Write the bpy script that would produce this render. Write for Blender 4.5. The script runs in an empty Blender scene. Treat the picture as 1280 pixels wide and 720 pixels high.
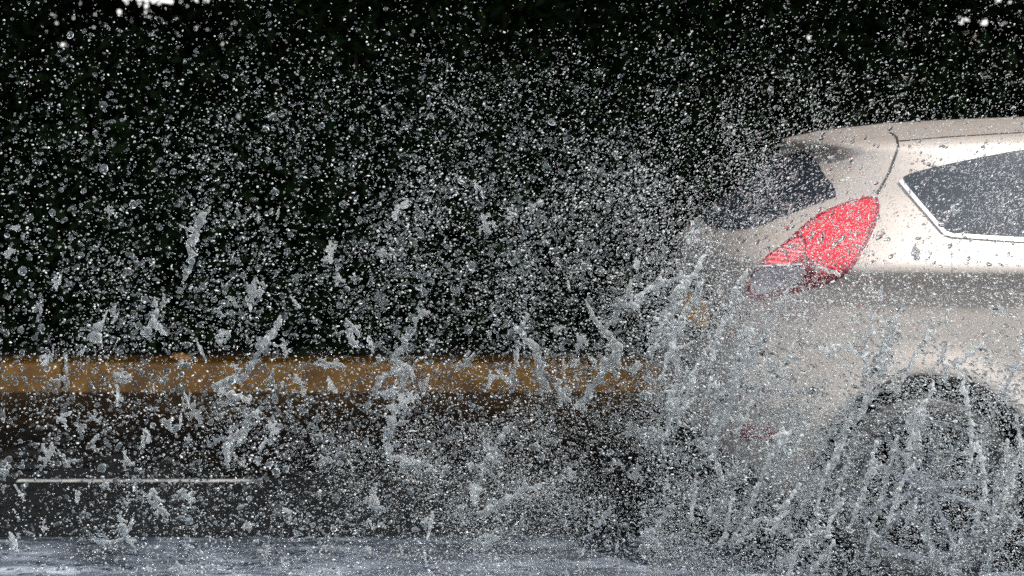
import bpy, bmesh, math, random
import numpy as np
from mathutils import Vector, Matrix, noise
from mathutils.bvhtree import BVHTree
from mathutils.geometry import delaunay_2d_cdt

R = math.radians
random.seed(7)
rng = np.random.default_rng(7)
scene = bpy.context.scene
COL = scene.collection

# ------------------------------------------------------------------ camera
F = 2489.0                      # focal length in pixels of the 1280 px wide picture
CAM = Vector((0, 0, 1.5))
PITCH = math.atan((360 - 122) / F)
cam_data = bpy.data.cameras.new('camera')
cam = bpy.data.objects.new('camera', cam_data)
COL.objects.link(cam)
cam.location = CAM
cam.rotation_euler = (R(90) - PITCH, 0, 0)
cam_data.sensor_width = 36
cam_data.lens = F * 36 / 1280
cam_data.clip_start = 0.05
cam_data.clip_end = 2000
cam_data.dof.use_dof = True
cam_data.dof.focus_distance = 5.6
cam_data.dof.aperture_fstop = 3.6
scene.camera = cam

# ------------------------------------------------------------------ light
SUN_EL, SUN_AZ = R(62), R(114)    # azimuth clockwise from +Y: high, behind the camera on the right
world = bpy.data.worlds.new('World')
scene.world = world
world.use_nodes = True
wn = world.node_tree
bg = wn.nodes['Background']
sky = wn.nodes.new('ShaderNodeTexSky')
sky.sky_type = 'NISHITA'
sky.sun_disc = False
sky.sun_elevation = SUN_EL
sky.sun_rotation = SUN_AZ
sky.dust_density = 1.0
sky.air_density = 1.2
hs = wn.nodes.new('ShaderNodeHueSaturation')      # thin high cloud: a paler blue
hs.inputs['Saturation'].default_value = 0.22
wn.links.new(sky.outputs[0], hs.inputs['Color'])
wn.links.new(hs.outputs[0], bg.inputs[0])
bg.inputs[1].default_value = 0.15
sun_data = bpy.data.lights.new('sun', 'SUN')
sun = bpy.data.objects.new('sun', sun_data)
COL.objects.link(sun)
sun_data.energy = 3.9
sun_data.angle = R(0.6)
sun_data.color = (1.0, 0.95, 0.88)
sd = Vector((math.sin(SUN_AZ) * math.cos(SUN_EL), math.cos(SUN_AZ) * math.cos(SUN_EL), math.sin(SUN_EL)))
sun.rotation_euler = sd.to_track_quat('Z', 'Y').to_euler()
scene.view_settings.view_transform = 'Standard'
scene.view_settings.look = 'None'
scene.view_settings.exposure = 1.05
scene.view_settings.gamma = 1
cy = scene.cycles
cy.max_bounces = 10
cy.transmission_bounces = 3
cy.transparent_max_bounces = 16
cy.diffuse_bounces = 2
cy.glossy_bounces = 3
cy.caustics_reflective = True
cy.caustics_refractive = True
cy.sample_clamp_indirect = 6
cy.use_denoising = False

# ------------------------------------------------------------------ helpers
_fw = Vector((0, math.cos(PITCH), -math.sin(PITCH)))
_up = Vector((0, math.sin(PITCH), math.cos(PITCH)))

def ray(u, v):
    return (_fw + Vector((1, 0, 0)) * ((u - 640) / F) + _up * ((360 - v) / F))

def P(u, v, Y):
    d = ray(u, v)
    return CAM + d * (Y / d.y)

def Pn(u, v, Y):                 # numpy version
    dx = (u - 640) / F
    dy = math.cos(PITCH) + math.sin(PITCH) * (360 - v) / F
    dz = -math.sin(PITCH) + math.cos(PITCH) * (360 - v) / F
    t = Y / dy
    return np.stack([dx * t, Y, CAM.z + dz * t], 1)

def tag(o, label=None, cat=None, group=None, kind=None):
    if label: o['label'] = label
    if cat: o['category'] = cat
    if group: o['group'] = group
    if kind: o['kind'] = kind
    return o

def link(name, me, mat=None, parent=None):
    o = bpy.data.objects.new(name, me)
    COL.objects.link(o)
    if mat:
        for m in (mat if isinstance(mat, (list, tuple)) else [mat]):
            me.materials.append(m)
    if parent: o.parent = parent
    return o

def empty(name, loc, rz=0):
    o = bpy.data.objects.new(name, None)
    o.empty_display_size = 0.2
    COL.objects.link(o)
    o.location = loc
    o.rotation_euler = (0, 0, rz)
    return o

def bm_obj(name, bm, mat=None, parent=None, smooth=True):
    me = bpy.data.meshes.new(name)
    bm.normal_update()
    bm.to_mesh(me); bm.free()
    if smooth:
        me.polygons.foreach_set('use_smooth', np.ones(len(me.polygons), bool))
    return link(name, me, mat, parent)

def np_mesh(name, co, faces, smooth=True):
    """co (n,3), faces (m,k) numpy arrays"""
    me = bpy.data.meshes.new(name)
    m, k = faces.shape
    me.vertices.add(len(co))
    me.vertices.foreach_set('co', co.astype(np.float32).ravel())
    me.loops.add(m * k)
    me.loops.foreach_set('vertex_index', faces.astype(np.int32).ravel())
    me.polygons.add(m)
    me.polygons.foreach_set('loop_start', np.arange(0, m * k, k, dtype=np.int32))
    me.polygons.foreach_set('use_smooth', np.full(m, smooth, bool))
    me.update(calc_edges=True)
    return me

def mat_new(name):
    m = bpy.data.materials.new(name)
    m.use_nodes = True
    nt = m.node_tree
    return m, nt, nt.nodes['Principled BSDF']

def pset(b, **kw):
    for k, v in kw.items():
        k = k.replace('_', ' ')
        if k in b.inputs:
            b.inputs[k].default_value = v

def noise_node(nt, scale, detail=4, coord='Object', vec_scale=None, rough=0.6):
    tc = nt.nodes.new('ShaderNodeTexCoord')
    n = nt.nodes.new('ShaderNodeTexNoise')
    n.inputs['Scale'].default_value = scale
    n.inputs['Detail'].default_value = detail
    n.inputs['Roughness'].default_value = rough
    if vec_scale:
        mp = nt.nodes.new('ShaderNodeMapping')
        mp.inputs['Scale'].default_value = vec_scale
        nt.links.new(tc.outputs[coord], mp.inputs[0]); nt.links.new(mp.outputs[0], n.inputs[0])
    else:
        nt.links.new(tc.outputs[coord], n.inputs[0])
    return n

def ramp(nt, src, stops):
    r = nt.nodes.new('ShaderNodeValToRGB')
    while len(r.color_ramp.elements) < len(stops): r.color_ramp.elements.new(0.5)
    for e, (p, c) in zip(r.color_ramp.elements, stops):
        e.position = p
        e.color = (c, c, c, 1) if isinstance(c, (int, float)) else (*c, 1)
    nt.links.new(src, r.inputs[0])
    return r

def bump(nt, b, src, strength, dist=0.01):
    n = nt.nodes.new('ShaderNodeBump')
    n.inputs['Strength'].default_value = strength
    n.inputs['Distance'].default_value = dist
    nt.links.new(src, n.inputs['Height'])
    nt.links.new(n.outputs[0], b.inputs['Normal'])
    return n

def simple(name, col, rough=0.5, metal=0.0, coat=0.0, var=0.12, scale=20, spec=0.5):
    m, nt, b = mat_new(name)
    n = noise_node(nt, scale)
    lo = tuple(c * (1 - var) for c in col); hi = tuple(min(1, c * (1 + var)) for c in col)
    r = ramp(nt, n.outputs['Fac'], [(0.3, lo), (0.7, hi)])
    nt.links.new(r.outputs[0], b.inputs['Base Color'])
    pset(b, Roughness=rough, Metallic=metal, Coat_Weight=coat, Coat_Roughness=0.06, Specular_IOR_Level=spec)
    return m

# ------------------------------------------------------------------ materials
M = {}
M['paint'] = simple('champagne_paint', (0.31, 0.275, 0.25), 0.38, 0.25, 0.4, 0.04, 6)
M['glass'] = simple('tinted_glass', (0.018, 0.022, 0.030), 0.05, 0, 0, 0.1, 3, 0.6)
M['chrome'] = simple('bright_trim', (0.72, 0.73, 0.76), 0.18, 0.9, 0, 0.05)
M['rubber'] = simple('black_rubber', (0.018, 0.018, 0.019), 0.55, 0, 0, 0.2, 30)
M['black'] = simple('black_plastic', (0.02, 0.02, 0.021), 0.45, 0, 0, 0.2, 30)
M['alloy'] = simple('silver_alloy', (0.085, 0.10, 0.12), 0.38, 0.6, 0.1, 0.2)
M['red'] = simple('red_lens', (0.80, 0.018, 0.03), 0.16, 0, 0.8, 0.10, 60)
M['pink'] = simple('light_red_lens', (0.78, 0.10, 0.11), 0.2, 0, 0.8, 0.25, 90)
M['darkred'] = simple('dark_red_lens', (0.16, 0.006, 0.016), 0.15, 0, 0.8, 0.2, 40)
M['clear'] = simple('clear_lens', (0.30, 0.27, 0.31), 0.1, 0.2, 0.8, 0.2, 25)
M['plate'] = simple('amber_plate', (0.50, 0.24, 0.035), 0.4, 0, 0, 0.2, 60)
M['white_lens'] = simple('pale_lens', (0.65, 0.67, 0.7), 0.1, 0.2, 0.8)

def banded(name, c1, c2, scale, rough):
    m, nt, b = mat_new(name)
    tc = nt.nodes.new('ShaderNodeTexCoord'); w = nt.nodes.new('ShaderNodeTexWave')
    w.wave_type = 'BANDS'; w.bands_direction = 'DIAGONAL'; w.inputs['Scale'].default_value = scale; w.inputs['Distortion'].default_value = 0.6
    nt.links.new(tc.outputs['Object'], w.inputs[0])
    r = ramp(nt, w.outputs['Fac'], [(0.25, c1), (0.75, c2)])
    nt.links.new(r.outputs[0], b.inputs['Base Color'])
    pset(b, Roughness=rough, Coat_Weight=0.8, Coat_Roughness=0.05)
    bump(nt, b, w.outputs['Fac'], 0.5, 0.004)
    return m
M['pink'] = banded('banded_red_lens', (0.36, 0.012, 0.03), (0.66, 0.12, 0.13), 22, 0.2)
M['red'] = banded('ribbed_red_lens', (0.34, 0.004, 0.012), (0.60, 0.016, 0.034), 34, 0.16)

def road_mat():
    m, nt, b = mat_new('wet_asphalt')
    n = noise_node(nt, 90, 5)
    r = ramp(nt, n.outputs['Fac'], [(0.3, (0.003, 0.0035, 0.004)), (0.72, (0.012, 0.013, 0.015))])
    nt.links.new(r.outputs[0], b.inputs['Base Color'])
    n2 = noise_node(nt, 2.2, 4, vec_scale=(0.5, 1.4, 1))
    pset(b, Specular_IOR_Level=0.14)
    r2 = ramp(nt, n2.outputs['Fac'], [(0.35, 0.24), (0.7, 0.42)])
    nt.links.new(r2.outputs[0], b.inputs['Roughness'])
    bump(nt, b, n.outputs['Fac'], 0.35, 0.004)
    return m
M['road'] = road_mat()

def water_mat():
    m, nt, b = mat_new('churned_water')
    n = noise_node(nt, 5.5, 6, vec_scale=(0.5, 1.7, 1), rough=0.62)
    r = ramp(nt, n.outputs['Fac'], [(0.36, (0.022, 0.028, 0.037)), (0.52, (0.085, 0.10, 0.125)), (0.72, (0.28, 0.32, 0.37))])
    nt.links.new(r.outputs[0], b.inputs['Base Color'])
    tc = nt.nodes.new('ShaderNodeTexCoord'); sx = nt.nodes.new('ShaderNodeSeparateXYZ'); nt.links.new(tc.outputs['Object'], sx.inputs[0])
    edge = nt.nodes.new('ShaderNodeMapRange'); edge.interpolation_type = 'SMOOTHSTEP'
    for k, val in (('From Min', 6.05), ('From Max', 6.75), ('To Min', 0.03), ('To Max', -0.16)): edge.inputs[k].default_value = val
    nt.links.new(sx.outputs['Y'], edge.inputs['Value'])
    add = nt.nodes.new('ShaderNodeMath'); add.operation = 'ADD'
    nt.links.new(n.outputs['Fac'], add.inputs[0]); nt.links.new(edge.outputs[0], add.inputs[1]); nt.links.new(add.outputs[0], r.inputs[0])
    pset(b, Roughness=0.12, Specular_IOR_Level=0.25)
    n2 = noise_node(nt, 45, 5, vec_scale=(0.7, 1.5, 1))
    bump(nt, b, n2.outputs['Fac'], 0.8, 0.02)
    return m
M['water'] = water_mat()

def kerb_mat():
    m, nt, b = mat_new('yellow_kerb_paint')
    n = noise_node(nt, 7, 7, rough=0.72)
    r = ramp(nt, n.outputs['Fac'], [(0.30, (0.05, 0.04, 0.03)), (0.44, (0.16, 0.072, 0.010)), (0.62, (0.31, 0.145, 0.014)), (0.8, (0.16, 0.09, 0.026))])
    nt.links.new(r.outputs[0], b.inputs['Base Color'])
    pset(b, Roughness=0.45)
    bump(nt, b, n.outputs['Fac'], 0.3, 0.006)
    return m
M['kerb'] = kerb_mat()
M['soil'] = simple('damp_soil', (0.035, 0.024, 0.014), 0.8, 0, 0, 0.4, 14)
M['mark'] = simple('worn_white_paint', (0.20, 0.205, 0.205), 0.5, 0, 0, 0.6, 9)
M['bark'] = simple('bark', (0.045, 0.034, 0.024), 0.9, 0, 0, 0.4, 18)

def leaf_mat(name, c1, c2):
    m, nt, b = mat_new(name)
    g = nt.nodes.new('ShaderNodeNewGeometry')
    r = ramp(nt, g.outputs['Random Per Island'], [(0.0, c1), (1.0, c2)])
    nt.links.new(r.outputs[0], b.inputs['Base Color'])
    pset(b, Roughness=0.7, Specular_IOR_Level=0.06)
    return m
M['leaf'] = leaf_mat('dark_leaf', (0.005, 0.011, 0.005), (0.014, 0.027, 0.009))
M['leaf_bright'] = leaf_mat('fresh_leaf', (0.10, 0.20, 0.02), (0.22, 0.30, 0.04))
M['leaf_yellow'] = leaf_mat('yellow_leaf', (0.55, 0.33, 0.08), (0.6, 0.45, 0.36))

def drop_mat(name, white, power, rough, tint=(0.93, 0.96, 0.97)):
    m, nt, b = mat_new(name)
    nt.nodes.remove(b)
    out = nt.nodes['Material Output']
    gl = nt.nodes.new('ShaderNodeBsdfGlass')
    gl.inputs['IOR'].default_value = 1.33
    gl.inputs['Roughness'].default_value = rough
    gl.inputs['Color'].default_value = (*tint, 1)
    df = nt.nodes.new('ShaderNodeBsdfDiffuse')
    df.inputs['Color'].default_value = (0.86, 0.88, 0.89, 1)
    tr = nt.nodes.new('ShaderNodeBsdfTranslucent')
    tr.inputs['Color'].default_value = (0.86, 0.88, 0.89, 1)
    a = nt.nodes.new('ShaderNodeMixShader'); a.inputs[0].default_value = 0.45
    nt.links.new(df.outputs[0], a.inputs[1]); nt.links.new(tr.outputs[0], a.inputs[2])
    mx = nt.nodes.new('ShaderNodeMixShader')
    g = nt.nodes.new('ShaderNodeNewGeometry')
    mr = nt.nodes.new('ShaderNodeMapRange')
    mr.inputs['To Min'].default_value = white[0]; mr.inputs['To Max'].default_value = white[1]
    pw = nt.nodes.new('ShaderNodeMath'); pw.operation = 'POWER'; pw.inputs[1].default_value = power
    nt.links.new(g.outputs['Random Per Island'], pw.inputs[0])
    nt.links.new(pw.outputs[0], mr.inputs['Value'])
    nt.links.new(mr.outputs[0], mx.inputs[0])
    nt.links.new(gl.outputs[0], mx.inputs[1]); nt.links.new(a.outputs[0], mx.inputs[2])
    nt.links.new(mx.outputs[0], out.inputs['Surface'])
    return m
M['spray'] = drop_mat('spray_water', (0.0, 0.95), 2.4, 0.02)  # white share mixed in as the sparkle of small clear drops
M['mist'] = drop_mat('mist_water', (0.08, 0.8), 1.6, 0.05)
M['drop'] = drop_mat('drop_water', (0.0, 0.03), 2.0, 0.0)
M['stream'] = drop_mat('foaming_water', (0.36, 0.36), 1.0, 0.0)
M['strand'] = drop_mat('strand_water', (0.18, 0.18), 1.0, 0.0)

# ------------------------------------------------------------------ setting
KERB_Y = 10.10
def sheet(name, x0, x1, y0, y1, z, mat, kind='structure'):
    bm = bmesh.new()
    bm.faces.new([bm.verts.new(c) for c in ((x0, y0, z), (x1, y0, z), (x1, y1, z), (x0, y1, z))])
    return tag(bm_obj(name, bm, mat, smooth=False), kind=kind)
sheet('road', -600, 600, -600, 600, 0, M['road'])

def make_kerb():
    bm = bmesh.new()
    prof = [(0, 0.0), (0.004, 0.125), (0.012, 0.142), (0.03, 0.15), (0.24, 0.152), (0.245, 0.10)]
    step, x = 0.9, -14.0
    while x < 16:
        x1 = x + step - 0.008
        rings = []
        for xx, ins in ((x, 0.006), (x + 0.01, 0), (x1 - 0.01, 0), (x1, 0.006)):
            rings.append([bm.verts.new((xx, KERB_Y + y + ins, max(0, z - (ins if z > 0.1 else 0)))) for y, z in prof])
        for a, b in zip(rings[:-1], rings[1:]):
            for i in range(len(prof) - 1):
                bm.faces.new((a[i], b[i], b[i + 1], a[i + 1]))
        bm.faces.new(rings[0]); bm.faces.new(rings[-1][::-1])
        x += step
    bmesh.ops.recalc_face_normals(bm, faces=bm.faces)
    return tag(bm_obj('kerb', bm, M['kerb'], smooth=False), kind='structure')
make_kerb()

def make_verge():
    nx, ny = 120, 24
    xs = np.linspace(-40, 44, nx); ys = np.concatenate([np.linspace(KERB_Y + 0.24, 14, 18), np.linspace(16, 80, 6)])
    co = [(x, y, 0.105 + 0.05 * noise.noise(Vector((x * 0.9, y * 1.7, 3))) * min(1, (y - KERB_Y - .2) * 2)) for y in ys for x in xs]
    f = [(j * nx + i, j * nx + i + 1, (j + 1) * nx + i + 1, (j + 1) * nx + i) for j in range(ny - 1) for i in range(nx - 1)]
    me = np_mesh('verge', np.array(co), np.array(f))
    tag(link('verge', me, M['soil']), kind='structure')
make_verge()

# lane line, worn and broken
def lane_dash(u0, u1, v):
    a, b = P(u0, v, 1), P(u1, v, 1)
    y = 1.5 / (1.5 - a.z)
    p0, p1 = P(u0, v, y), P(u1, v, y)
    sheet('lane_marking', p0.x, p1.x, y - 0.027, y + 0.027, 0.004, M['mark'])
lane_dash(22, 318, 602)

# wake of churned water in the wheel track of the car
def make_wake():
    nx, ny = 520, 90
    xs = np.linspace(-6, 3.2, nx); ys = np.linspace(4.6, 6.78, ny)
    co = np.empty((ny, nx, 3))
    for j, y in enumerate(ys):
        e = min(1, (6.78 - y) / 0.18, (y - 4.6) / 0.3)
        for i, x in enumerate(xs):
            n = noise.fractal(Vector((x * 1.1, y * 5.0, 1.3)), 0.9, 2.1, 5)
            n2 = noise.noise(Vector((x * 9, y * 17, 7.3)))
            n3 = noise.fractal(Vector((x * 1.7, y * 3.0, 9.3)), 0.8, 2.1, 4)
            co[j, i] = (x, y, -0.012 + max(0, e) * 0.02 + min(1, max(0, e * 2)) * (0.012 + 0.018 * n + 0.010 * n3 + 0.006 * n2))
    idx = np.arange(nx * ny).reshape(ny, nx)
    f = np.stack([idx[:-1, :-1], idx[:-1, 1:], idx[1:, 1:], idx[1:, :-1]], -1).reshape(-1, 4)
    tag(link('water', np_mesh('water', co.reshape(-1, 3), f), M['water']), kind='structure')
make_wake()

def kerb_leaf():
    bm = bmesh.new(); n = 9; rows = []
    for i in range(n + 1):
        t = i / n; w = 0.030 * math.sin(math.pi * t) ** 0.7 + 0.001
        x = (t - .5) * 0.10
        rows.append([bm.verts.new((x, s_ * w, 0.012 + 0.05 * (x * 12) ** 2 * .3 + abs(s_) * 0.014 + 0.004 * math.sin(t * 14 + s_))) for s_ in (-1, -.5, 0, .5, 1)])
    for a, b in zip(rows[:-1], rows[1:]):
        for k in range(4): bm.faces.new((a[k], b[k], b[k + 1], a[k + 1]))
    o = bm_obj('fallen_leaf', bm, simple('brown_leaf', (0.45, 0.20, 0.05), 0.5, 0, 0, 0.3, 60))
    sol = o.modifiers.new('thickness', 'SOLIDIFY'); sol.thickness = 0.0015
    o.location = (P(224, 459, KERB_Y).x, KERB_Y + 0.06, 0.152); o.rotation_euler = (R(38), 0.1, 0.3)
    tag(o, 'curled orange brown leaf lying on top of the yellow kerb', 'leaf')
kerb_leaf()

# ------------------------------------------------------------------ plants
def leaf_mesh(name, pts, size, k=0):
    """pts (n,3): one bent leaf (two triangles folded) per point"""
    n = len(pts)
    a = rng.normal(size=(n, 3)); a /= np.linalg.norm(a, axis=1)[:, None]
    b = rng.normal(size=(n, 3)); b -= a * (a * b).sum(1)[:, None]; b /= np.linalg.norm(b, axis=1)[:, None]
    c = np.cross(a, b)
    s = size * rng.uniform(0.6, 1.35, n)[:, None]
    q = np.stack([pts - a * s, pts + b * s * 0.38 + c * s * 0.12, pts + a * s, pts - b * s * 0.38 + c * s * 0.12], 1)
    f = np.arange(n * 4).reshape(n, 4)
    return np_mesh(name, q.reshape(-1, 3), f, smooth=False)

def blob_points(n, center, rad, clumps):
    """points in clumps through an ellipsoid volume"""
    d = rng.normal(size=(clumps, 3)); d /= np.linalg.norm(d, axis=1)[:, None]
    cc = d * (rng.uniform(0.15, 1, clumps) ** 0.45)[:, None]
    k = rng.integers(0, clumps, n)
    p = cc[k] + rng.normal(size=(n, 3)) * 0.16
    return np.array(center) + p * np.array(rad)

def limb(bm, a, b, r0, r1, seg=8):
    a, b = Vector(a), Vector(b)
    d = (b - a).normalized()
    s = d.orthogonal().normalized(); t = d.cross(s)
    rings = []
    for k in range(5):
        f = k / 4
        c = a.lerp(b, f) + (s * noise.noise(a * 3 + b * f * 4) + t * noise.noise(b * 2 + a * f)) * 0.06 * (b - a).length * (0 if k in (0, 4) else 1)
        r = r0 + (r1 - r0) * f
        rings.append([bm.verts.new(c + (s * math.cos(2 * math.pi * i / seg) + t * math.sin(2 * math.pi * i / seg)) * r) for i in range(seg)])
    for A, B in zip(rings[:-1], rings[1:]):
        for i in range(seg):
            bm.faces.new((A[i], A[(i + 1) % seg], B[(i + 1) % seg], B[i]))
    bm.faces.new(rings[0][::-1]); bm.faces.new(rings[-1])

def shrub(x, h, w, label, y=11.15, n=9000):
    root = empty('shrub', (x, y, 0.1))
    tag(root, label, 'shrub', 'dark shrubs behind the kerb')
    bm = bmesh.new()
    for k in range(7):
        a = random.uniform(0, 6.28)
        limb(bm, (random.uniform(-.1, .1), random.uniform(-.1, .1), 0), (math.cos(a) * w * .6, math.sin(a) * .3, h * random.uniform(.6, .95)), 0.022, 0.006)
    bm_obj('stem', bm, M['bark'], root)
    pts = np.stack([rng.normal(0, w * 0.5, n), rng.normal(0, 0.23, n), rng.uniform(0.0, 1, n) ** 0.85 * h], 1)
    top = h * (1 - 0.10 * np.abs(pts[:, 0] / w) ** 2 + 0.06 * np.sin(pts[:, 0] * 9 + x * 5) + 0.03 * np.sin(pts[:, 0] * 23 + x))
    pts = pts[pts[:, 2] < top]
    link('foliage', leaf_mesh('foliage', pts, 0.055), M['leaf'], root)
    return root

# heights follow the ragged top edge: low where pale sky shows at the top left
shrubs = [(-3.6, 2.3, .7, 'dark leafy shrub at the far left end of the row behind the kerb'),
          (-3.1, 2.2, .55, 'dark shrub behind the kerb left of the pale gap of sky'),
          (-2.12, 1.76, .62, 'lowest dark shrub behind the kerb, under the pale gap of sky'),
          (-1.0, 2.2, .6, 'dark shrub behind the kerb right of the pale gap of sky'),
          (-0.30, 2.4, .65, 'dark shrub with a few fresh green leaves near its top'),
          (0.55, 2.4, .65, 'dark shrub behind the thick of the spray and the kerb'),
          (1.35, 2.15, .6, 'dark shrub behind the rear window of the car'),
          (2.10, 1.74, .6, 'dark shrub with yellow and pinkish leaves above the car roof'),
          (2.95, 1.74, .65, 'dark shrub behind the car doors, under bright leaf gaps'),
          (3.9, 2.2, .7, 'dark shrub behind the front of the car')]
sh = [shrub(*s) for s in shrubs]
# a few leaves of other colours, as parts of their shrubs
def accent(root, uvs, mat, size, Y=10.9):
    for u, v, n in uvs:
        pts = [P(u + random.gauss(0, 1.2), v + random.gauss(0, 1.2), Y + random.uniform(-.02, .02)) - root.location for _ in range(n)]
        o = link('bright_leaf', leaf_mesh('bright_leaf', np.array([tuple(p) for p in pts]), size), mat, root)
        o['label'] = 'lighter coloured leaves'
accent(sh[4], [(600, 18, 5)], M['leaf_bright'], 0.022)
accent(sh[6], [(890, 64, 4)], M['leaf_bright'], 0.022)
accent(sh[7], [(1190, 54, 1), (1216, 46, 1), (1234, 40, 1), (1222, 60, 1)], M['leaf_yellow'], 0.02)

# the thicket farther back reads as one dark mass
def thicket():
    n = 70000
    x = rng.uniform(-9, 10, n); y = rng.uniform(12.2, 14.2, n)
    h = 2.9
    gap = np.exp(-((x / y * 12.5 + 2.18) / 0.52) ** 6)
    gap2 = np.exp(-((x / y * 12.5 - 2.9) / 0.75) ** 4)
    h = h - gap * (2.9 - 1.47 - 0.0435 * y) - gap2 * 0.98 + 0.05 * np.sin(x * 31) * gap
    z = 0.05 + rng.uniform(0, 1, n) * h
    o = link('thicket', leaf_mesh('thicket', np.stack([x, y, z], 1), 0.085), M['leaf'])
    tag(o, 'dark thicket of leaves filling the view behind the shrubs', 'thicket', kind='stuff')
thicket()
def far_thicket():  # street planting carried on out of view to darken the rims of the drops
    n = 26000
    x = rng.uniform(9, 60, n) * rng.choice((-1, 1), n); y = rng.uniform(10.9, 14.5, n); z = 0.05 + rng.uniform(0, 1, n) ** 0.9 * 5.5
    o = link('thicket', leaf_mesh('thicket', np.stack([x, y, z], 1), 0.22), M['leaf'])
    tag(o, 'unseen thicket farther along the street on both sides, added to keep side light out', 'thicket', kind='stuff')
far_thicket()

def tree(x, y, h, crown_z, rx, ry, rz, label, n=46000, hang=None):
    root = empty('tree', (x, y, 0.08))
    tag(root, label, 'tree', 'street trees behind the kerb')
    bm = bmesh.new()
    limb(bm, (0, 0, 0), (0.05, -0.1, h * .55), 0.16, 0.11, 12)
    for k in range(7):
        a = k * 0.9 + random.uniform(-.3, .3)
        limb(bm, (0.04, -0.08, h * random.uniform(.40, .53)), (math.cos(a) * rx * .7, math.sin(a) * ry * .7 - .3, crown_z + random.uniform(-.1, .5) * rz), 0.07, 0.015)
    bm_obj('trunk', bm, M['bark'], root)
    p = blob_points(n, (0, -1.5, crown_z), (rx, ry, rz), 90)  # leaf mass added out of view, spread forward to shade shrubs and kerb
    zmin = 2.32 - 0.08
    p = p[(p[:, 1] > -4.9) & (p[:, 2] > np.where(p[:, 1] < -2.5, 2.5, 2.24)) ]
    p = p[p[:, 2] > zmin + 0.06 * np.sin(p[:, 0] * 7)]
    if hang is not None:
        link('twig_leaves', leaf_mesh('twig_leaves', hang - np.array([x, y, 0.08]), 0.05), M['leaf'], root)
    link('shade_crown', leaf_mesh('shade_crown', p, 0.11), M['leaf'], root)

def hanging():
    u = rng.uniform(1010, 1400, 2600); v = rng.uniform(-60, 24, 2600)
    v = v + 18 * np.exp(-((u - 1110) / 50) ** 2) + 12 * np.sin(u * 0.045)
    u[:200] = rng.normal(1218, 32, 200); v[:200] = rng.uniform(-20, 24, 200)
    Y = rng.uniform(10.9, 11.9, 2600)
    return Pn(u, v, Y)
tree(-4.2, 12.0, 5.0, 4.1, 2.3, 4.3, 1.7, 'unseen tree added to shade the left end of the shrubs')
tree(-0.9, 12.1, 5.4, 4.3, 2.4, 4.3, 1.8, 'unseen tree added to shade the middle of the shrubs')
tree(2.4, 12.0, 5.2, 4.2, 2.4, 4.3, 1.8, 'tree with hanging twigs above the car roof, its unseen crown added for shade', hang=hanging())
tree(5.9, 12.2, 5.0, 4.1, 2.4, 4.3, 1.7, 'unseen tree added for shade beyond the front of the car')

# ------------------------------------------------------------------ car
YAW = R(4.5)
car = empty('car', (1.206, 6.86, 0), YAW)
tag(car, 'champagne hatchback driving through deep water, its tail lamp and rear wheel in the spray', 'car')
CARM = Matrix.Translation((1.206, 6.86, 0)) @ Matrix.Rotation(YAW, 4, 'Z')
CARI = CARM.inverted()
XM = 1.05
TAB = np.array([  # height, rear x, front x, half width, exponent
    (0.17, -0.42, 2.95, 0.74, 5), (0.20, -0.50, 3.08, 0.79, 5.6), (0.27, -0.56, 3.16, 0.825, 6.0), (0.36, -0.60, 3.2, 0.84, 6.2),
    (0.46, -0.635, 3.22, 0.850, 6.2), (0.56, -0.645, 3.22, 0.853, 6.2), (0.66, -0.63, 3.18, 0.846, 6.0), (0.76, -0.60, 3.1, 0.840, 5.8),
    (0.86, -0.585, 2.95, 0.834, 5.6), (0.92, -0.575, 2.7, 0.842, 5.4), (0.968, -0.575, 2.42, 0.862, 5.2), (0.985, -0.568, 2.36, 0.860, 5.2),
    (1.005, -0.555, 2.3, 0.845, 5.2), (1.05, -0.525, 2.2, 0.812, 5.0), (1.085, -0.50, 2.12, 0.785, 5.0), (1.15, -0.45, 2.0, 0.745, 5.0),
    (1.22, -0.37, 1.85, 0.702, 5.2), (1.29, -0.29, 1.7, 0.660, 6.0), (1.335, -0.226, 1.58, 0.628, 7.2), (1.350, -0.208, 1.54, 0.615, 8.0),
    (1.366, -0.198, 1.5, 0.602, 8.6), (1.374, -0.202, 1.46, 0.592, 9.0), (1.386, -0.203, 1.42, 0.575, 9.0), (1.394, -0.200, 1.37, 0.548, 9.0),
    (1.402, -0.188, 1.28, 0.49, 8.0), (1.410, -0.165, 1.18, 0.41, 6.5), (1.420, -0.15, 1.05, 0.31, 4.6), (1.430, -0.06, .9, 0.20, 3.4), (1.437, 0.05, .7, 0.08, 2.5)])

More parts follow.
